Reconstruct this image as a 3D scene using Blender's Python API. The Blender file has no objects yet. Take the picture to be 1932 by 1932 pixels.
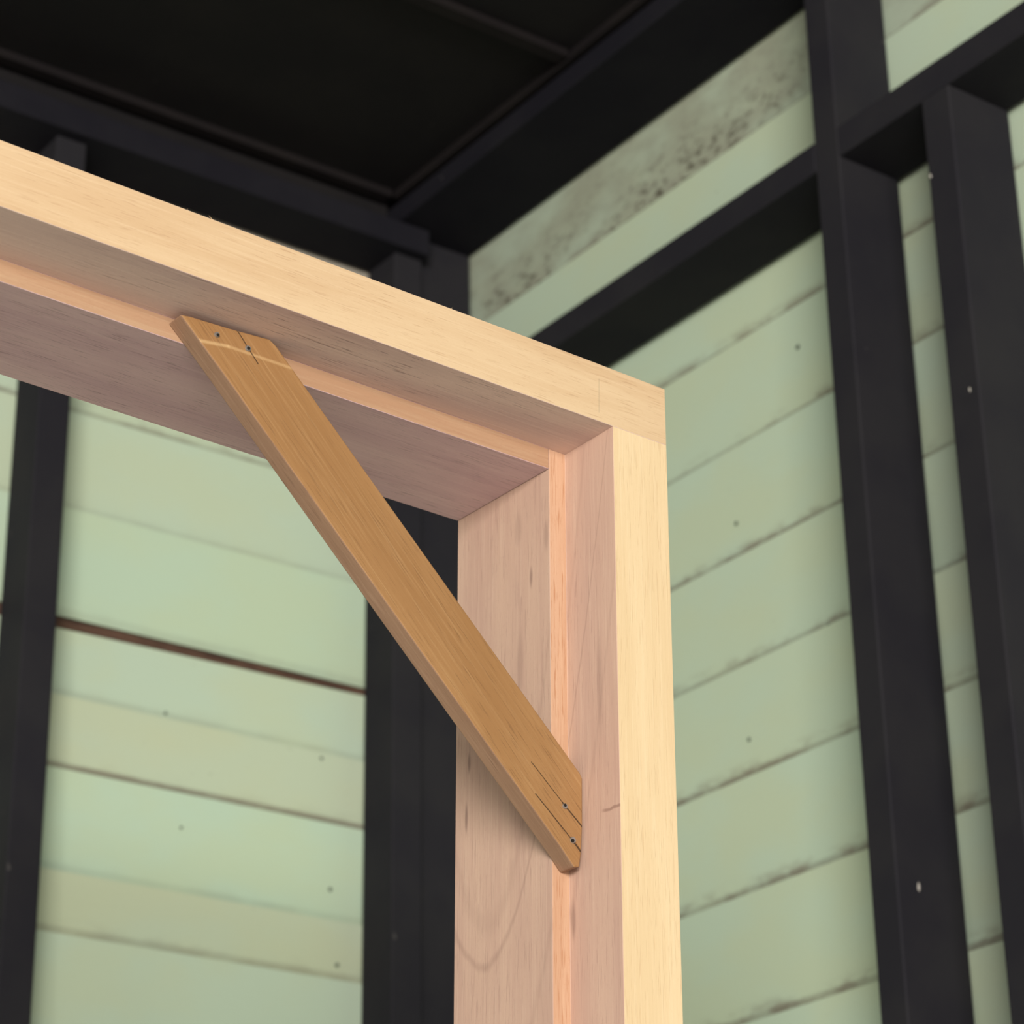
import bpy, bmesh, math, random
from mathutils import Matrix, Vector

random.seed(7)
S = bpy.context.scene
COL = S.collection

# ------------------------------------------------------------------ camera
EYE = 1.25                                   # eye height above the floor
cam_d = bpy.data.cameras.new('camera')
cam = bpy.data.objects.new('camera', cam_d)
COL.objects.link(cam)
right = Vector((0.8113, -0.5844, -0.0149))
fwd = Vector((0.5343, 0.7309, 0.4246)).normalized()
right = (right - fwd * right.dot(fwd)).normalized()
up = right.cross(fwd)
cam.matrix_world = Matrix(((right.x, up.x, -fwd.x, 0), (right.y, up.y, -fwd.y, 0),
                           (right.z, up.z, -fwd.z, EYE), (0, 0, 0, 1)))
cam_d.sensor_width = 36.0
cam_d.lens = 4939.13 / 1932 * 36.0
cam_d.clip_start = 0.05
cam_d.clip_end = 100
cam_d.dof.use_dof = True
cam_d.dof.focus_distance = 1.77
cam_d.dof.aperture_fstop = 11.0
S.camera = cam

# ------------------------------------------------------------------ world, daylight, exposure
W = bpy.data.worlds.new('overcast_sky')
S.world = W
W.use_nodes = True
bg = W.node_tree.nodes['Background']
bg.inputs['Color'].default_value = (1.0, 0.97, 0.92, 1)
bg.inputs['Strength'].default_value = 0.58

ld = bpy.data.lights.new('open_front_daylight', 'AREA')
ld.shape = 'RECTANGLE'
ld.size = 4.0
ld.size_y = 2.2
ld.energy = 1230
ld.color = (1.0, 0.955, 0.88)
lo = bpy.data.objects.new('open_front_daylight', ld)
COL.objects.link(lo)
lo.location = (-4.4, -6.4, 2.3)
lo.rotation_euler = (Vector((1.2, 1.6, 2.0)) - lo.location).to_track_quat('-Z', 'Y').to_euler()

vs = S.view_settings
vs.view_transform = 'Standard'
vs.look = 'None'
vs.exposure = -0.12
vs.gamma = 1.0
vs.use_curve_mapping = False


# ------------------------------------------------------------------ node helpers
class NT:
    def __init__(self, name):
        self.m = bpy.data.materials.new(name)
        self.m.use_nodes = True
        self.t = self.m.node_tree
        self.b = self.t.nodes['Principled BSDF']
        self.tc = self.t.nodes.new('ShaderNodeTexCoord')

    def n(self, kind, **kw):
        x = self.t.nodes.new(kind)
        for k, v in kw.items():
            setattr(x, k, v)
        return x

    def l(self, a, b):
        self.t.links.new(a, b)

    def put(self, sock, v):
        if hasattr(v, 'is_linked') or hasattr(v, 'links'):
            self.l(v, sock)
        else:
            sock.default_value = v

    def math(self, op, a, b=0.0, c=0.0, clamp=False):
        x = self.n('ShaderNodeMath', operation=op, use_clamp=clamp)
        self.put(x.inputs[0], a); self.put(x.inputs[1], b); self.put(x.inputs[2], c)
        return x.outputs[0]

    def vmath(self, op, a, b=(0, 0, 0)):
        x = self.n('ShaderNodeVectorMath', operation=op)
        self.put(x.inputs[0], a); self.put(x.inputs[1], b)
        return x

    def mapping(self, scale=(1, 1, 1), rot=(0, 0, 0), loc=(0, 0, 0), src=None):
        x = self.n('ShaderNodeMapping')
        self.l(src or self.tc.outputs['Object'], x.inputs[0])
        x.inputs['Location'].default_value = loc
        x.inputs['Rotation'].default_value = rot
        x.inputs['Scale'].default_value = scale
        return x.outputs[0]

    def noise(self, vec, scale=1.0, detail=3.0, rough=0.55, dist=0.0):
        x = self.n('ShaderNodeTexNoise')
        self.l(vec, x.inputs['Vector'])
        x.inputs['Scale'].default_value = scale
        x.inputs['Detail'].default_value = detail
        x.inputs['Roughness'].default_value = rough
        x.inputs['Distortion'].default_value = dist
        return x.outputs['Fac']

    def ramp(self, v, lo, hi, a=0.0, b=1.0, smooth=True):
        x = self.n('ShaderNodeMapRange')
        x.interpolation_type = 'SMOOTHSTEP' if smooth else 'LINEAR'
        x.clamp = True
        self.put(x.inputs[0], v)
        x.inputs[1].default_value = lo; x.inputs[2].default_value = hi
        x.inputs[3].default_value = a; x.inputs[4].default_value = b
        return x.outputs[0]

    def mix(self, f, a, b, mode='MIX'):
        x = self.n('ShaderNodeMix', data_type='RGBA', blend_type=mode)
        self.put(x.inputs[0], f)
        for s, v in ((x.inputs[6], a), (x.inputs[7], b)):
            if isinstance(v, tuple):
                s.default_value = (v[0], v[1], v[2], 1)
            else:
                self.l(v, s)
        return x.outputs[2]

    def seg(self, p0, p1, w, soft=0.5, jitter=0.0):
        """mask of a thin line between two (x, z) points in object space"""
        sx = self.n('ShaderNodeSeparateXYZ')
        self.l(self.tc.outputs['Object'], sx.inputs[0])
        x, z = sx.outputs[0], sx.outputs[2]
        if jitter:
            nz = self.noise(self.mapping((150, 150, 150)))
            x = self.math('ADD', x, self.math('MULTIPLY', self.math('SUBTRACT', nz, 0.5), jitter))
        dx, dz = p1[0] - p0[0], p1[1] - p0[1]
        L2 = dx * dx + dz * dz
        rx = self.math('SUBTRACT', x, p0[0]); rz = self.math('SUBTRACT', z, p0[1])
        t = self.math('DIVIDE', self.math('ADD', self.math('MULTIPLY', rx, dx), self.math('MULTIPLY', rz, dz)), L2, clamp=True)
        ex = self.math('SUBTRACT', rx, self.math('MULTIPLY', t, dx))
        ez = self.math('SUBTRACT', rz, self.math('MULTIPLY', t, dz))
        d = self.math('SQRT', self.math('ADD', self.math('MULTIPLY', ex, ex), self.math('MULTIPLY', ez, ez)))
        return self.ramp(d, w * (1 - soft), w * (1 + soft), 1.0, 0.0)

    def finish(self, col, rough=0.6, bump=None, bstr=0.2, bdist=0.001, spec=0.3):
        if isinstance(col, tuple):
            self.b.inputs['Base Color'].default_value = (*col, 1)
        else:
            self.l(col, self.b.inputs['Base Color'])
        self.put(self.b.inputs['Roughness'], rough)
        self.b.inputs['Specular IOR Level'].default_value = spec
        if bump is not None:
            x = self.n('ShaderNodeBump')
            x.inputs['Strength'].default_value = bstr
            x.inputs['Distance'].default_value = bdist
            self.l(bump, x.inputs['Height'])
            self.l(x.outputs[0], self.b.inputs['Normal'])
        return self.m


def sc(axis, along, across):
    s = [across] * 3
    s['xyz'.index(axis)] = along
    return tuple(s)


def wood(name, base, dark, light, axis, pore=0.5, pore_col=None, streak=0.5, rot=(0, 0, 0), extra=None, rough=0.62, cloud=0.0, seed=0.0):
    k = NT(name)
    src = k.mapping(rot=rot, loc=(seed, seed * .7, seed * .3))
    broad = k.noise(k.mapping(sc(axis, 3.0, 38), src=src), 1, 3, .5, .3)
    fine = k.noise(k.mapping(sc(axis, 12, 480), src=src), 1, 3, .6)
    pn = k.noise(k.mapping(sc(axis, 42, 1050), src=src), 1, 2, .55)
    patch = k.noise(k.mapping(sc(axis, 6, 14), src=src), 1, 2, .5)
    c = k.mix(k.ramp(broad, .34, .68), dark, base)
    c = k.mix(streak, base, c)
    c = k.mix(k.math('MULTIPLY', k.ramp(fine, .45, .75), .45), c, light)
    fuzz = k.noise(k.mapping(sc(axis, 260, 620), src=src), 1, 2, .7)
    c = k.mix(k.math('MULTIPLY', k.ramp(fuzz, .52, .72), .28), c, dark)
    if cloud:
        c = k.mix(k.math('MULTIPLY', k.ramp(patch, .45, .75), cloud), c, dark)
    pc = pore_col or tuple(x * .55 for x in dark)
    pm = k.math('MULTIPLY', k.ramp(pn, .575, .68), k.ramp(patch, .25, .6))
    c = k.mix(k.math('MULTIPLY', pm, pore), c, pc)
    if extra:
        c = extra(k, c)
    return k.finish(c, rough, k.math('SUBTRACT', fine, k.math('MULTIPLY', pm, .8)), .25, .0006)


M = {}
# pale planed faces of the new frame
def pencil(k, c):
    return k.mix(k.math('MULTIPLY', k.seg((-.0614, 2.1208), (-.0619, 2.0940), .00035, .5, .0002), .3), c, (.22, .17, .12))
PALE, PALED, PALEL = (.635, .465, .29), (.55, .37, .215), (.69, .525, .34)
M['pale_x'] = wood('pale_planed_wood_head', PALE, PALED, PALEL, 'x', .5, (.40, .235, .13), .8, extra=pencil)
M['pale_z'] = wood('pale_planed_wood_jamb', (.71, .545, .335), (.65, .48, .28), (.76, .60, .39), 'z', .4, (.55, .36, .2), .6, seed=3.1)
# pinkish inner faces
PINK, PINKD, PINKL = (.50, .345, .270), (.40, .265, .22), (.56, .40, .315)
M['pink_x'] = wood('pink_inner_wood_head', (.67, .51, .44), (.54, .39, .355), (.74, .58, .50), 'x', .65, (.22, .15, .14), .75, cloud=.35, seed=1.3)
M['mauve_x'] = wood('mauve_inner_wood_head', (.665, .475, .475), (.55, .365, .395), (.73, .55, .54), 'x', .6, (.26, .175, .175), .8, cloud=.4, seed=4.3)

def figure(k, c):
    s = k.n('ShaderNodeSeparateXYZ')
    k.l(k.tc.outputs['Object'], s.inputs[0])
    y, z = s.outputs[1], s.outputs[2]
    wob = k.math('MULTIPLY', k.math('SUBTRACT', k.noise(k.mapping((0, 60, 25))), .5), .012)
    # arched growth-ring figure: z = z0 + k (y-y0)^2
    for (y0, z0, kk, wd, amt) in ((.124, 1.7215, 26.0, .0034, .30), (.121, 1.75, 40.0, .009, .14), (.118, 1.62, 26.0, .008, .14)):
        dy = k.math('SUBTRACT', y, y0)
        zz = k.math('ADD', k.math('MULTIPLY', k.math('MULTIPLY', dy, dy), kk), z0)
        d = k.math('ABSOLUTE', k.math('ADD', k.math('SUBTRACT', z, zz), wob))
        c = k.mix(k.math('MULTIPLY', k.ramp(d, 0, wd * 1.6, 1, 0), amt), c, (.25, .15, .12))
    # small dark knots and mineral streaks
    for (y0, z0, ry, rz, amt) in ((.072, 1.991, .0018, .0085, .55), (.0865, 2.034, .005, .014, .2), (.0545, 2.017, .003, .012, .3), (.147, 1.833, .0018, .012, .6), (.144, 1.873, .002, .008, .6), (.047, 1.738, .0025, .014, .5), (.085, 1.93, .004, .03, .22), (.018, 1.90, .003, .04, .25)):
        ey = k.math('DIVIDE', k.math('SUBTRACT', y, y0), ry)
        ez = k.math('DIVIDE', k.math('SUBTRACT', z, z0), rz)
        d = k.math('SQRT', k.math('ADD', k.math('MULTIPLY', ey, ey), k.math('MULTIPLY', ez, ez)))
        c = k.mix(k.math('MULTIPLY', k.ramp(d, .3, 1.3, 1, 0), amt), c, (.17, .10, .085))
    # cross-grain scar on the rebate face
    d = k.math('ABSOLUTE', k.math('ADD', k.math('SUBTRACT', z, 1.806), k.math('MULTIPLY', wob, .5)))
    c = k.mix(k.math('MULTIPLY', k.math('MULTIPLY', k.ramp(d, .0004, .0016, 1, 0), k.ramp(y, .014, .019, 1, 0)), .6), c, (.22, .12, .09))
    return c
M['pink_z'] = wood('pink_inner_wood_jamb', (.55, .375, .285), (.46, .295, .235), (.60, .43, .33), 'z', .35, (.30, .18, .15), .7, cloud=.25, extra=figure, seed=2.2)
M['stop_x'] = wood('fresh_cut_orange_wood_head', (.435, .27, .165), (.37, .205, .12), (.50, .345, .22), 'x', .45, (.38, .2, .12), .6, seed=5.5)
M['stop_z'] = wood('fresh_cut_orange_wood_jamb', (.56, .345, .225), (.49, .275, .165), (.64, .43, .29), 'z', .8, (.42, .2, .1), .6, seed=6.5)

def brace_marks(k, c):
    H = BR
    c = k.mix(k.math('MULTIPLY', k.seg((-.3700, H - .0690), (-.3443, H - .0655), .0011, .8, .003), .5), c, (.62, .42, .21))
    c = k.mix(k.math('MULTIPLY', k.seg((-.3443, H - .0655), (-.294, H - .0655), .0010, .8, .004), .4), c, (.60, .40, .20))
    for p0, p1, w in (((-.3392, H - .0500), (-.3209, H - .0707), .00042), ((-.0961, H - .2972), (-.0700, H - .3200), .00035), ((-.0700, H - .3200), (-.0535, H - .3336), .0006),
                      ((-.0927, H - .3187), (-.0620, H - .3446), .00045), ((-.0620, H - .3446), (-.0546, H - .3514), .0008)):
        c = k.mix(k.math('MULTIPLY', k.seg(p0, p1, w, .45, .0006), .9), c, (.035, .018, .01))
    return c
BR = 2.133
M['brace'] = wood('weathered_brown_wood', (.35, .188, .077), (.27, .135, .050), (.43, .26, .12), 'x', .45, (.15, .07, .028), .75, rot=(0, math.radians(-46.2), 0), extra=brace_marks, cloud=.55, rough=.55, seed=.0)
M['brace_side'] = wood('weathered_brown_wood_edge', (.33, .20, .125), (.25, .145, .09), (.40, .26, .17), 'x', .4, (.15, .08, .05), .8, rot=(0, math.radians(-46.2), 0), cloud=.3, seed=1.0)

k = NT('nail_steel'); k.b.inputs['Metallic'].default_value = .85
M['steel'] = k.finish((.42, .42, .42), .38)
k = NT('nail_hole_dark'); M['hole'] = k.finish((.012, .01, .008), .8)

# painted siding boards
def paint(name, col, dirt, mould=0.0, axis='x', grime=1.0):
    k = NT(name)
    info = k.n('ShaderNodeObjectInfo')
    rnd = info.outputs['Random']
    off = k.n('ShaderNodeCombineXYZ')
    k.l(k.math('MULTIPLY', rnd, 37.0), off.inputs[0]); k.l(k.math('MULTIPLY', rnd, 19.0), off.inputs[1])
    vec = k.vmath('ADD', k.tc.outputs['Object'], off.outputs[0]).outputs[0]
    big = k.noise(k.mapping((5, 5, 9), src=vec), 1, 3, .5)
    mid = k.noise(k.mapping(sc(axis, 18, 45), src=vec), 1, 4, .6)
    spot = k.noise(k.mapping(sc(axis, 60, 110), src=vec), 1, 3, .6)
    grain = k.noise(k.mapping(sc(axis, 8, 120), src=vec), 1, 3, .55)
    warm = tuple(a * b for a, b in zip(col, (1.0, .98, .92)))
    cool = tuple(a * b for a, b in zip(col, (.965, 1.0, 1.01)))
    c = k.mix(k.ramp(big, .35, .65), cool, warm)
    c = k.mix(k.math('MULTIPLY', k.ramp(rnd, 0, 1, 0, 1, False), .35), c, warm)
    s = k.n('ShaderNodeSeparateXYZ')
    k.l(k.tc.outputs['Object'], s.inputs[0])
    gz = s.outputs[2]
    # grime that collects along the lapped lower edge of each board
    edge = k.ramp(gz, .008, .030, 1, 0)
    line = k.ramp(gz, .0095, .0155, 1, 0)
    d = k.math('MULTIPLY', edge, k.ramp(mid, .44, .66))
    c = k.mix(k.math('MULTIPLY', d, dirt * grime), c, (.20, .17, .13))
    c = k.mix(k.math('MULTIPLY', k.math('MULTIPLY', line, k.ramp(mid, .25, .55, .55, 1)), min(1, dirt)), c, (.15, .12, .095))
    sp = k.math('MULTIPLY', k.ramp(spot, .66, .74), k.ramp(mid, .5, .68))
    c = k.mix(k.math('MULTIPLY', sp, .5 * dirt), c, (.13, .12, .09))
    if mould:
        mm = k.ramp(k.math('ADD', big, k.math('MULTIPLY', mid, .6)), .55, .95)
        c = k.mix(k.math('MULTIPLY', mm, .55 * mould), c, (.27, .275, .22))
        low = k.math('MULTIPLY', k.ramp(gz, .005, .11, 1, .15), k.ramp(spot, .48, .66))
        low = k.math('MULTIPLY', low, k.ramp(big, .35, .6))
        c = k.mix(k.math('MULTIPLY', low, .85 * mould), c, (.085, .075, .055))
    return k.finish(c, .55, grain, .15, .0008, .25)
GREEN = (.48, .57, .445)
MINT, BEIGE = (.475, .59, .455), (.485, .55, .415)
M['mint_faint'] = paint('mint_green_paint_faint_joint', MINT, .16, 0, 'x', .4)
M['green_faint'] = paint('pale_green_paint_faint_joint', GREEN, .16, 0, 'x', .4)
M['green_mid'] = paint('pale_green_paint_soft_joint', GREEN, .45, 0, 'x', .9)
M['beige_mid'] = paint('yellowed_green_paint_soft_joint', BEIGE, .32, 0, 'x', .5)
M['beige_dark'] = paint('yellowed_green_paint_open_joint', BEIGE, .75, 0, 'x', .2)
M['green_y'] = paint('pale_green_paint_side', GREEN, .52, 0, 'y', 1.4)
M['mould_y'] = paint('mouldy_green_paint_side', (.42, .48, .375), .8, 1.15, 'y')
M['mould_x'] = paint('mouldy_green_paint_back', (.42, .38, .34), .5, .6, 'x')

def blackpaint(name, col, col2):
    k = NT(name)
    v = k.noise(k.mapping((6, 6, 6)), 1, 4, .6)
    g = k.noise(k.mapping((120, 120, 40)), 1, 3, .6)
    ch = k.noise(k.mapping((70, 70, 35)), 1, 2, .5)
    c = k.mix(k.ramp(v, .35, .65), col, col2)
    c = k.mix(k.math('MULTIPLY', k.ramp(ch, .77, .8), .25), c, (.16, .15, .14))
    return k.finish(c, .7, g, .2, .0006, .06)
M['black'] = blackpaint('charcoal_paint', (.0185, .0178, .0225), (.023, .0222, .0255))
M['shaded_black'] = blackpaint('shade_darkened_charcoal_paint', (.012, .0115, .016), (.015, .0145, .0185))  # top plates' charcoal made darker: shade near the ceiling put into the colour
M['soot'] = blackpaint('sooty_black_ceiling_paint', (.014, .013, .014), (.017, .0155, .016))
M['trim'] = blackpaint('black_batten_paint', (.013, .011, .012), (.016, .0135, .0135))

k = NT('bare_brown_wood')
v = k.noise(k.mapping((14, 14, 90)), 1, 4, .6)
M['brown'] = k.finish(k.mix(k.ramp(v, .3, .7), (.05, .026, .018), (.12, .065, .043)), .8)
k = NT('paint_chip'); M['chip'] = k.finish((.45, .42, .38), .6)
k = NT('dark_sheathing'); M['sheath'] = k.finish((.05, .045, .04), .8)
k = NT('nail_stain'); M['stain'] = k.finish((.10, .12, .095), .7)
k = NT('concrete')
v = k.noise(k.mapping((3, 3, 3)), 1, 6, .6)
M['floor'] = k.finish(k.mix(v, (.46, .42, .41), (.56, .52, .50)), .7, v, .2, .004)


# ------------------------------------------------------------------ mesh helpers
def link(name, me, mats, parent=None):
    o = bpy.data.objects.new(name, me)
    if mats is not None and not me.materials:
        for m in (mats if isinstance(mats, (list, tuple)) else [mats]):
            me.materials.append(m)
    COL.objects.link(o)
    if parent:
        o.parent = parent
    return o


def hexa(bm, c):
    """c: 8 corners, bottom ring then top ring"""
    v = [bm.verts.new(p) for p in c]
    fs = []
    for f in ((3, 2, 1, 0), (4, 5, 6, 7), (0, 1, 5, 4), (1, 2, 6, 5), (2, 3, 7, 6), (3, 0, 4, 7)):
        fs.append(bm.faces.new([v[i] for i in f]))
    return fs


def box(bm, x0, x1, y0, y1, z0, z1):
    return hexa(bm, [(x0, y0, z0), (x1, y0, z0), (x1, y1, z0), (x0, y1, z0), (x0, y0, z1), (x1, y0, z1), (x1, y1, z1), (x0, y1, z1)])


def done(bm, name, bevel=0.0):
    bmesh.ops.recalc_face_normals(bm, faces=bm.faces)
    if bevel:
        bmesh.ops.bevel(bm, geom=list(bm.edges), offset=bevel, segments=1, affect='EDGES', profile=.5)
    me = bpy.data.meshes.new(name)
    bm.to_mesh(me)
    bm.free()
    return me


def beam(name, x0, x1, y0, y1, z0, z1, mat, parent, bevel=.003):
    bm = bmesh.new()
    cx, cy, cz = (x0 + x1) / 2, (y0 + y1) / 2, z0
    box(bm, x0 - cx, x1 - cx, y0 - cy, y1 - cy, 0, z1 - z0)
    o = link(name, done(bm, name, bevel), mat, parent)
    o.location = (cx, cy, cz)
    return o


def struct(name, me, mat, label, cat):
    o = link(name, me, mat)
    o['kind'] = 'structure'
    o['label'] = label
    o['category'] = cat
    return o


# ------------------------------------------------------------------ the room shell
XB, YA = 2.02, 2.92          # inner faces of the right-hand and left-hand board walls
ZC = EYE + 2.127             # ceiling
X0, Y0 = -1.4, -0.9          # how far the two walls run towards the viewer

bm = bmesh.new(); box(bm, -8, 2.2, -10, 3.1, -.1, 0)
floor = struct('floor', done(bm, 'floor'), M['floor'], 'grey concrete floor under the new door frame', 'floor')

bm = bmesh.new(); box(bm, X0, 2.065, YA + .028, YA + .045, 0, ZC)
wall_l = struct('wall_left', done(bm, 'wall_left'), M['sheath'], 'pale green board wall with charcoal posts seen through the door frame', 'wall')
bm = bmesh.new(); box(bm, XB + .028, XB + .045, Y0, YA + .045, 0, ZC)
wall_r = struct('wall_right', done(bm, 'wall_right'), M['sheath'], 'stained pale green board wall with charcoal posts right of the door frame', 'wall')
bm = bmesh.new(); box(bm, X0, XB + .045, Y0, YA + .045, ZC, ZC + .03)
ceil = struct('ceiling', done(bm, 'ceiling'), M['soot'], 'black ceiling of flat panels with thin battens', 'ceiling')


def board(wall, side, zt, zb, lo, hi, mat, top_slope=0.0, lap=.020):
    """one lapped siding board: upper edge proud of the room side, lower edge tucked behind the board below"""
    n = 14
    th, tilt = .012, .0125
    bm = bmesh.new()
    rows = []
    h = zt - zb
    for i in range(n + 1):
        u = lo + (hi - lo) * i / n
        j = random.uniform(-.0005, .0005)
        t = top_slope * (u - 1.63)
        prof = ((0 + .0002, h + j + t), (th, h + j + t), (th + tilt * (1 + lap / h), -lap), (tilt * (1 + lap / h), -lap))
        r = []
        for d, z in prof:
            r.append(bm.verts.new((u, d, z) if side == 'x' else (d, u, z)))
        rows.append(r)
    for a, b in zip(rows, rows[1:]):
        for q in range(4):
            bm.faces.new((a[q], a[(q + 1) % 4], b[(q + 1) % 4], b[q]))
    bm.faces.new(rows[0]); bm.faces.new(rows[-1][::-1])
    o = link('board', done(bm, 'board'), mat, wall)
    o.location = (0, YA, EYE + zb) if side == 'x' else (XB, 0, EYE + zb)
    return o


# upper edges of the courses, measured from eye level
TA = [2.12, 1.952, 1.803, 1.654, 1.509, 1.3365, 1.2415, 1.141, 1.006, .925]
while TA[-1] > -1.1:
    TA.append(TA[-1] - .148)
TB = [2.12, 1.949, 1.801, 1.654, 1.507, 1.3545, 1.206, 1.061, .9165, .762]
while TB[-1] > -1.1:
    TB.append(TB[-1] - .149)
boards_a, boards_b = [], []
for i, z in enumerate(TA):
    zb = TA[i + 1] if i + 1 < len(TA) else -1.25
    if i == 4:                                    # this board stops short and leaves an open gap below it
        o = board(wall_l, 'x', z, 1.3565, X0, XB - .002, M['mint_faint'], lap=-.0005)
    else:
        o = board(wall_l, 'x', z, zb, X0, XB - .002, {0: M['mould_x'], 2: M['green_mid'], 6: M['beige_dark'], 7: M['mint_faint'], 8: M['beige_mid']}.get(i, M['green_faint']),
                  top_slope=.014 if i == 5 else 0.0, lap=.02 if i + 1 < len(TA) else 0)
    boards_a.append(o)
for i, z in enumerate(TB):
    zb = TB[i + 1] if i + 1 < len(TB) else -1.25
    o = board(wall_r, 'y', z, zb, Y0, YA + .012, M['mould_y'] if i == 0 else M['green_y'], lap=.02 if i + 1 < len(TB) else 0)
    boards_b.append(o)
beam('backing_strip', X0, XB - .002, YA + .0135, YA + .0265, EYE + 1.31, EYE + 1.3555, M['brown'], wall_l, 0)

# frame timbers of the left wall
PA = .095
for x0, x1 in ((1.308, 1.3537), (1.870, 1.919), (.746, .782), (.184, .220), (-.378, -.342), (-.94, -.904)):
    beam('stud', x0, x1, YA - .075, YA, 0, EYE + 2.031, M['black'], wall_l, .002)
beam('top_plate', X0, XB - .1, YA - PA, YA, EYE + 2.031, EYE + 2.074, M['shaded_black'], wall_l, .002)
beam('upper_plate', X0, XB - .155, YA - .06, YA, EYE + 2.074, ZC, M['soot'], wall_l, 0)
gx = [X0, -.94, -.904, -.378, -.342, .184, .220, .746, .782, 1.308, 1.3537, 1.870]
for i in range(0, len(gx), 2):
    beam('girt', gx[i], gx[i + 1], YA - .075, YA, EYE + 1.737, EYE + 1.778, M['black'], wall_l, .002)
# frame timbers of the right wall
PB = .1
sy = [(2.862, 2.92), (1.941, 1.983), (1.7535, 1.7986), (1.19, 1.232), (.63, .672), (.07, .112), (-.49, -.448)]
studs_b = []
for y0, y1 in sy:
    studs_b.append(beam('stud', XB - PB, XB, y0, y1, 0, EYE + (1.737 if y0 == 1.7535 else 2.0805), M['black'], wall_r, .002))
gy = [2.862, 1.983, 1.941, 1.232, 1.19, .672, .63, .112, .07, -.448, -.49, Y0]
for i in range(0, len(gy), 2):
    beam('girt', XB - PB, XB, gy[i + 1], gy[i], EYE + 1.737, EYE + 1.779, M['black'], wall_r, .002)
beam('top_plate', XB - .15, XB, Y0, YA, EYE + 2.0805, EYE + 2.115, M['shaded_black'], wall_r, .003)
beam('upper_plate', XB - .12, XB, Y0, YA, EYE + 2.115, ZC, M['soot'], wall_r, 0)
# ceiling cover battens
yb = 2.84
while yb > Y0 + .1:
    beam('cover_batten', X0, XB - .165, yb - .012, yb + .012, ZC - .013, ZC, M['trim'], ceil, .002)
    yb -= .442
beam('cover_batten', XB - .163, XB - .151, Y0, 2.832, ZC - .014, ZC, M['trim'], ceil, .002)

# nail heads and chipped specks
bm = bmesh.new()
bmesh.ops.create_cone(bm, cap_ends=True, segments=10, radius1=.0032, radius2=.0026, depth=.0016)
nail_me = done(bm, 'wall_nail'); nail_me.materials.append(M['stain'])
def wall_nail(x, y, z, s=1.0):
    # find the board that carries it, and lie on its tilted face
    onA = abs(y - YA) < .01
    T, B = (TA, boards_a) if onA else (TB, boards_b)
    i = max(j for j in range(len(T)) if T[j] > z)
    zb = 1.3565 if (onA and i == 4) else T[i + 1]
    d = .0125 * (T[i] - z) / (T[i] - zb)
    o = link('wall_nail', nail_me, None, B[i])
    p = Vector((x, YA + d, EYE + z) if onA else (XB + d, y, EYE + z))
    o.location = p - B[i].location
    o.rotation_euler = (math.radians(90), 0, 0) if onA else (0, math.radians(90), 0)
    o.scale = (s, s, 1)
for x, z, s in ((1.824, 1.051, 1.1), (1.837, .948, 1.1), (1.562, 1.2527, .9), (1.802, 1.2333, .9), (1.589, 1.0952, .8)):
    wall_nail(x, YA, z, s)
for y, z, s in ((2.1476, 1.5985, 1.1), (2.2879, 1.4059, 1.0), (2.2867, 1.1119, .9), (2.1354, 1.2077 + .004, 1.2)):
    wall_nail(XB, y, z, s)
def chip(o, p, sx, sz):
    bm = bmesh.new()
    bmesh.ops.create_icosphere(bm, subdivisions=1, radius=1)
    for v in bm.verts:
        v.co = Vector((v.co.x * sx, v.co.y * .0006, v.co.z * sz))
    q = link('paint_chip', done(bm, 'paint_chip'), M['chip'], o)
    q.location = Vector(p) - o.location
chip(studs_b[1], (1.9516, 1.941, EYE + .8227), .0022, .0055)
chip(studs_b[2], (1.876, 1.7535, EYE + 1.5943), .0016, .003)
chip(studs_b[2], (1.905, 1.7535, EYE + 1.33), .0014, .003)

# ------------------------------------------------------------------ the new door frame
A = Vector((0.9995, 0.0269, -0.0148)).normalized()
V = Vector((0.0149, -0.0036, 0.9999)); V = (V - A * V.dot(A)).normalized()
B = V.cross(A)
P0 = Vector((1.0795, 1.2872, 0.8827 + EYE))     # outer top corner of the front face
H = P0.z / V.z                                  # jamb height down to the floor
base = P0 - V * H
door = bpy.data.objects.new('wooden_frame', None)
door.empty_display_size = .1
COL.objects.link(door)
door.matrix_world = Matrix(((A.x, B.x, V.x, base.x), (A.y, B.y, V.y, base.y), (A.z, B.z, V.z, base.z), (0, 0, 0, 1)))
door['label'] = 'new unpainted wooden door frame with a rebate and a brown corner brace'
door['category'] = 'frame'

D1, D2 = .0505, .160                 # rebate depth, full depth
FW, FH = .0495, .046                 # front widths of jamb and head
SJ0, SJ1 = .0525, .0672              # jamb rebate floor and stop
SH0, SH1 = .0492, .065               # head rebate floor and stop
WID = .93


def face_mats(me, kind):
    for p in me.polygons:
        n, c = p.normal, p.center
        p.material_index = 0 if (n.y < -.9 and c.y < .01) else (2 if n.y < -.9 else 1)


def ring(bm, sections):
    rows = [[bm.verts.new(p) for p in s] for s in sections]
    n = len(rows[0])
    for a, b in zip(rows, rows[1:]):
        for q in range(n):
            bm.faces.new((a[q], a[(q + 1) % n], b[(q + 1) % n], b[q]))
    bm.faces.new(rows[0]); bm.faces.new(rows[-1][::-1])


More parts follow.
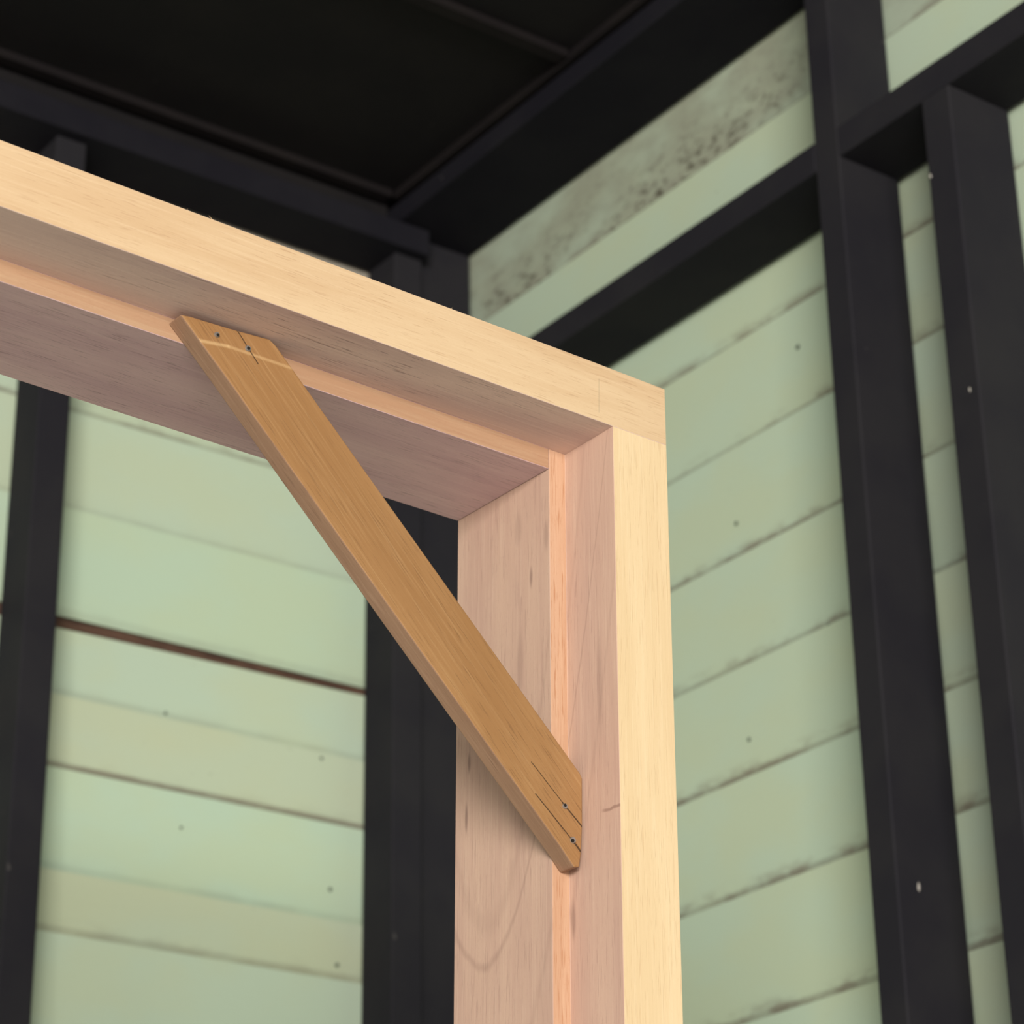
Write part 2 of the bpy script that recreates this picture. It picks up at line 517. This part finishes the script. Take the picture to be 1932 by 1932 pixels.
# head: rebated rail lying across both jambs
bm = bmesh.new()
def head_sec(x, e=0.0):
    return [(x, 0, H - FH), (x, 0, H - e), (x, D2, H - e), (x, D2, H - SH0), (x, D1, H - SH0)]
n = 12
secs = []
for i in range(n + 1):
    x = -WID * (1 - i / n)
    secs.append(head_sec(x, .0006 if i == n else 0.0))
ring(bm, secs)
me = done(bm, 'head', .00025)
face_mats(me, 'head')
head = link('head', me, [M['pale_x'], M['pink_x'], M['stop_x']], door)
bm = bmesh.new()
box(bm, -WID + SJ1 + .0003, -SJ1 - .0003, D1, D2, H - SH1, H - SH0 + .0)
me = done(bm, 'head_stop', .0003)
for p in me.polygons:
    p.material_index = 1 if p.normal.y < -.9 else 0
link('head_stop', me, [M['mauve_x'], M['stop_x']], head)

# jambs: rebated posts under the head
def jamb(sign):
    bm = bmesh.new()
    x = lambda a: -a if sign > 0 else -WID + a
    zb = 0.0 if sign > 0 else -WID * .0148
    def sec(z):
        # the top follows the slope of the head's underside
        def zz(y):
            return z if z < H - .2 else H - FH - (SH0 - FH) * min(1, y / D1)
        return [(x(0), 0, zz(0)), (x(FW), 0, zz(0)), (x(SJ0), D1, zz(D1)), (x(SJ1), D1, zz(D1)), (x(SJ1), D2, zz(D2)), (x(0), D2, zz(D2))]
    ring(bm, [sec(zb), sec(.7), sec(1.4), sec(H)])
    me = done(bm, 'jamb', .00025)
    face_mats(me, 'jamb')
    return link('jamb', me, [M['pale_z'], M['pink_z'], M['stop_z']], door)
jamb(1); jamb(-1)

# tiny splinters on the sawn upper edge of the head
def splinter(p0, p1, r):
    bm = bmesh.new()
    d = Vector(p1) - Vector(p0)
    s = d.orthogonal().normalized() * r
    t = d.cross(s).normalized() * r
    a = [bm.verts.new(Vector(p0) + q) for q in (s, t - s * .5, -t - s * .5)]
    b = bm.verts.new(p1)
    for i in range(3):
        bm.faces.new((a[i], a[(i + 1) % 3], b))
    bm.faces.new(a[::-1])
    link('splinter', done(bm, 'splinter'), M['pale_x'], head)
splinter((-.3775, .002, H - .001), (-.3835, .001, H + .0026), .0006)
splinter((-.190, .002, H - .001), (-.1893, .001, H + .0024), .0003)
splinter((-.3985, .002, H - .001), (-.3990, .001, H + .0018), .0003)

# diagonal brace nailed into the rebate corner
BT = .0155
bm = bmesh.new()
poly = [(-.3805, -.0542), (-.3735, -.0532), (-.3386, -.0516), (-.3129, -.0496), (-.3075, -.0528),
        (-.0549, -.2957), (-.0529, -.2990), (-.0533, -.3323), (-.0546, -.3514), (-.0563, -.3618), (-.0608, -.3628)]
m_ = [(-.2279, -.2007), (-.3465, -.0860)]
poly += [(-.0721, -.3508)] + m_
y0, y1 = D1 - BT, D1
fr = [bm.verts.new((a, y0, H + v)) for a, v in poly]
bk = [bm.verts.new((a, y1, H + v)) for a, v in poly]
bm.faces.new(fr); bm.faces.new(bk[::-1])
q = len(poly)
for i in range(q):
    bm.faces.new((fr[i], fr[(i + 1) % q], bk[(i + 1) % q], bk[i]))
bmesh.ops.recalc_face_normals(bm, faces=bm.faces)
sharp = [e for e in bm.edges if len(e.link_faces) == 2 and e.calc_face_angle(0) > .9]
bmesh.ops.bevel(bm, geom=sharp, offset=.0009, segments=2, affect='EDGES', profile=.5)
me = done(bm, 'brace')
for p in me.polygons:
    p.material_index = 0 if p.normal.y < -.5 else 1
brace = link('brace', me, [M['brace'], M['brace_side']], door)
brace['label'] = 'weathered brown diagonal brace nailed across the inner corner'
# countersunk nails
bm = bmesh.new()
bmesh.ops.create_cone(bm, cap_ends=True, segments=14, radius1=.0021, radius2=.0017, depth=.0010, matrix=Matrix.Rotation(math.radians(90), 4, 'X'))
nail_head_me = done(bm, 'nail'); nail_head_me.materials.append(M['steel'])
bm = bmesh.new()
bmesh.ops.create_cone(bm, cap_ends=True, segments=12, radius1=.0011, radius2=.0011, depth=.0006, matrix=Matrix.Rotation(math.radians(90), 4, 'X'))
nail_dot_me = done(bm, 'nail_punch_mark'); nail_dot_me.materials.append(M['hole'])
for (a, v, s, dx, dz) in ((-.3529, -.0599, 1.0, .0003, -.0004), (-.3291, -.0621, 1.1, .0, -.0002), (-.0682, -.3221, 1.0, -.0004, .0004), (-.0617, -.3444, 1.15, -.0007, -.0005)):
    o = link('nail', nail_head_me, None, brace)
    o.location = (a, y0 - .0004, H + v)
    o.scale = (s, 1, s)
    d = link('nail_punch_mark', nail_dot_me, None, o)
    d.location = (dx, -.0005, dz)
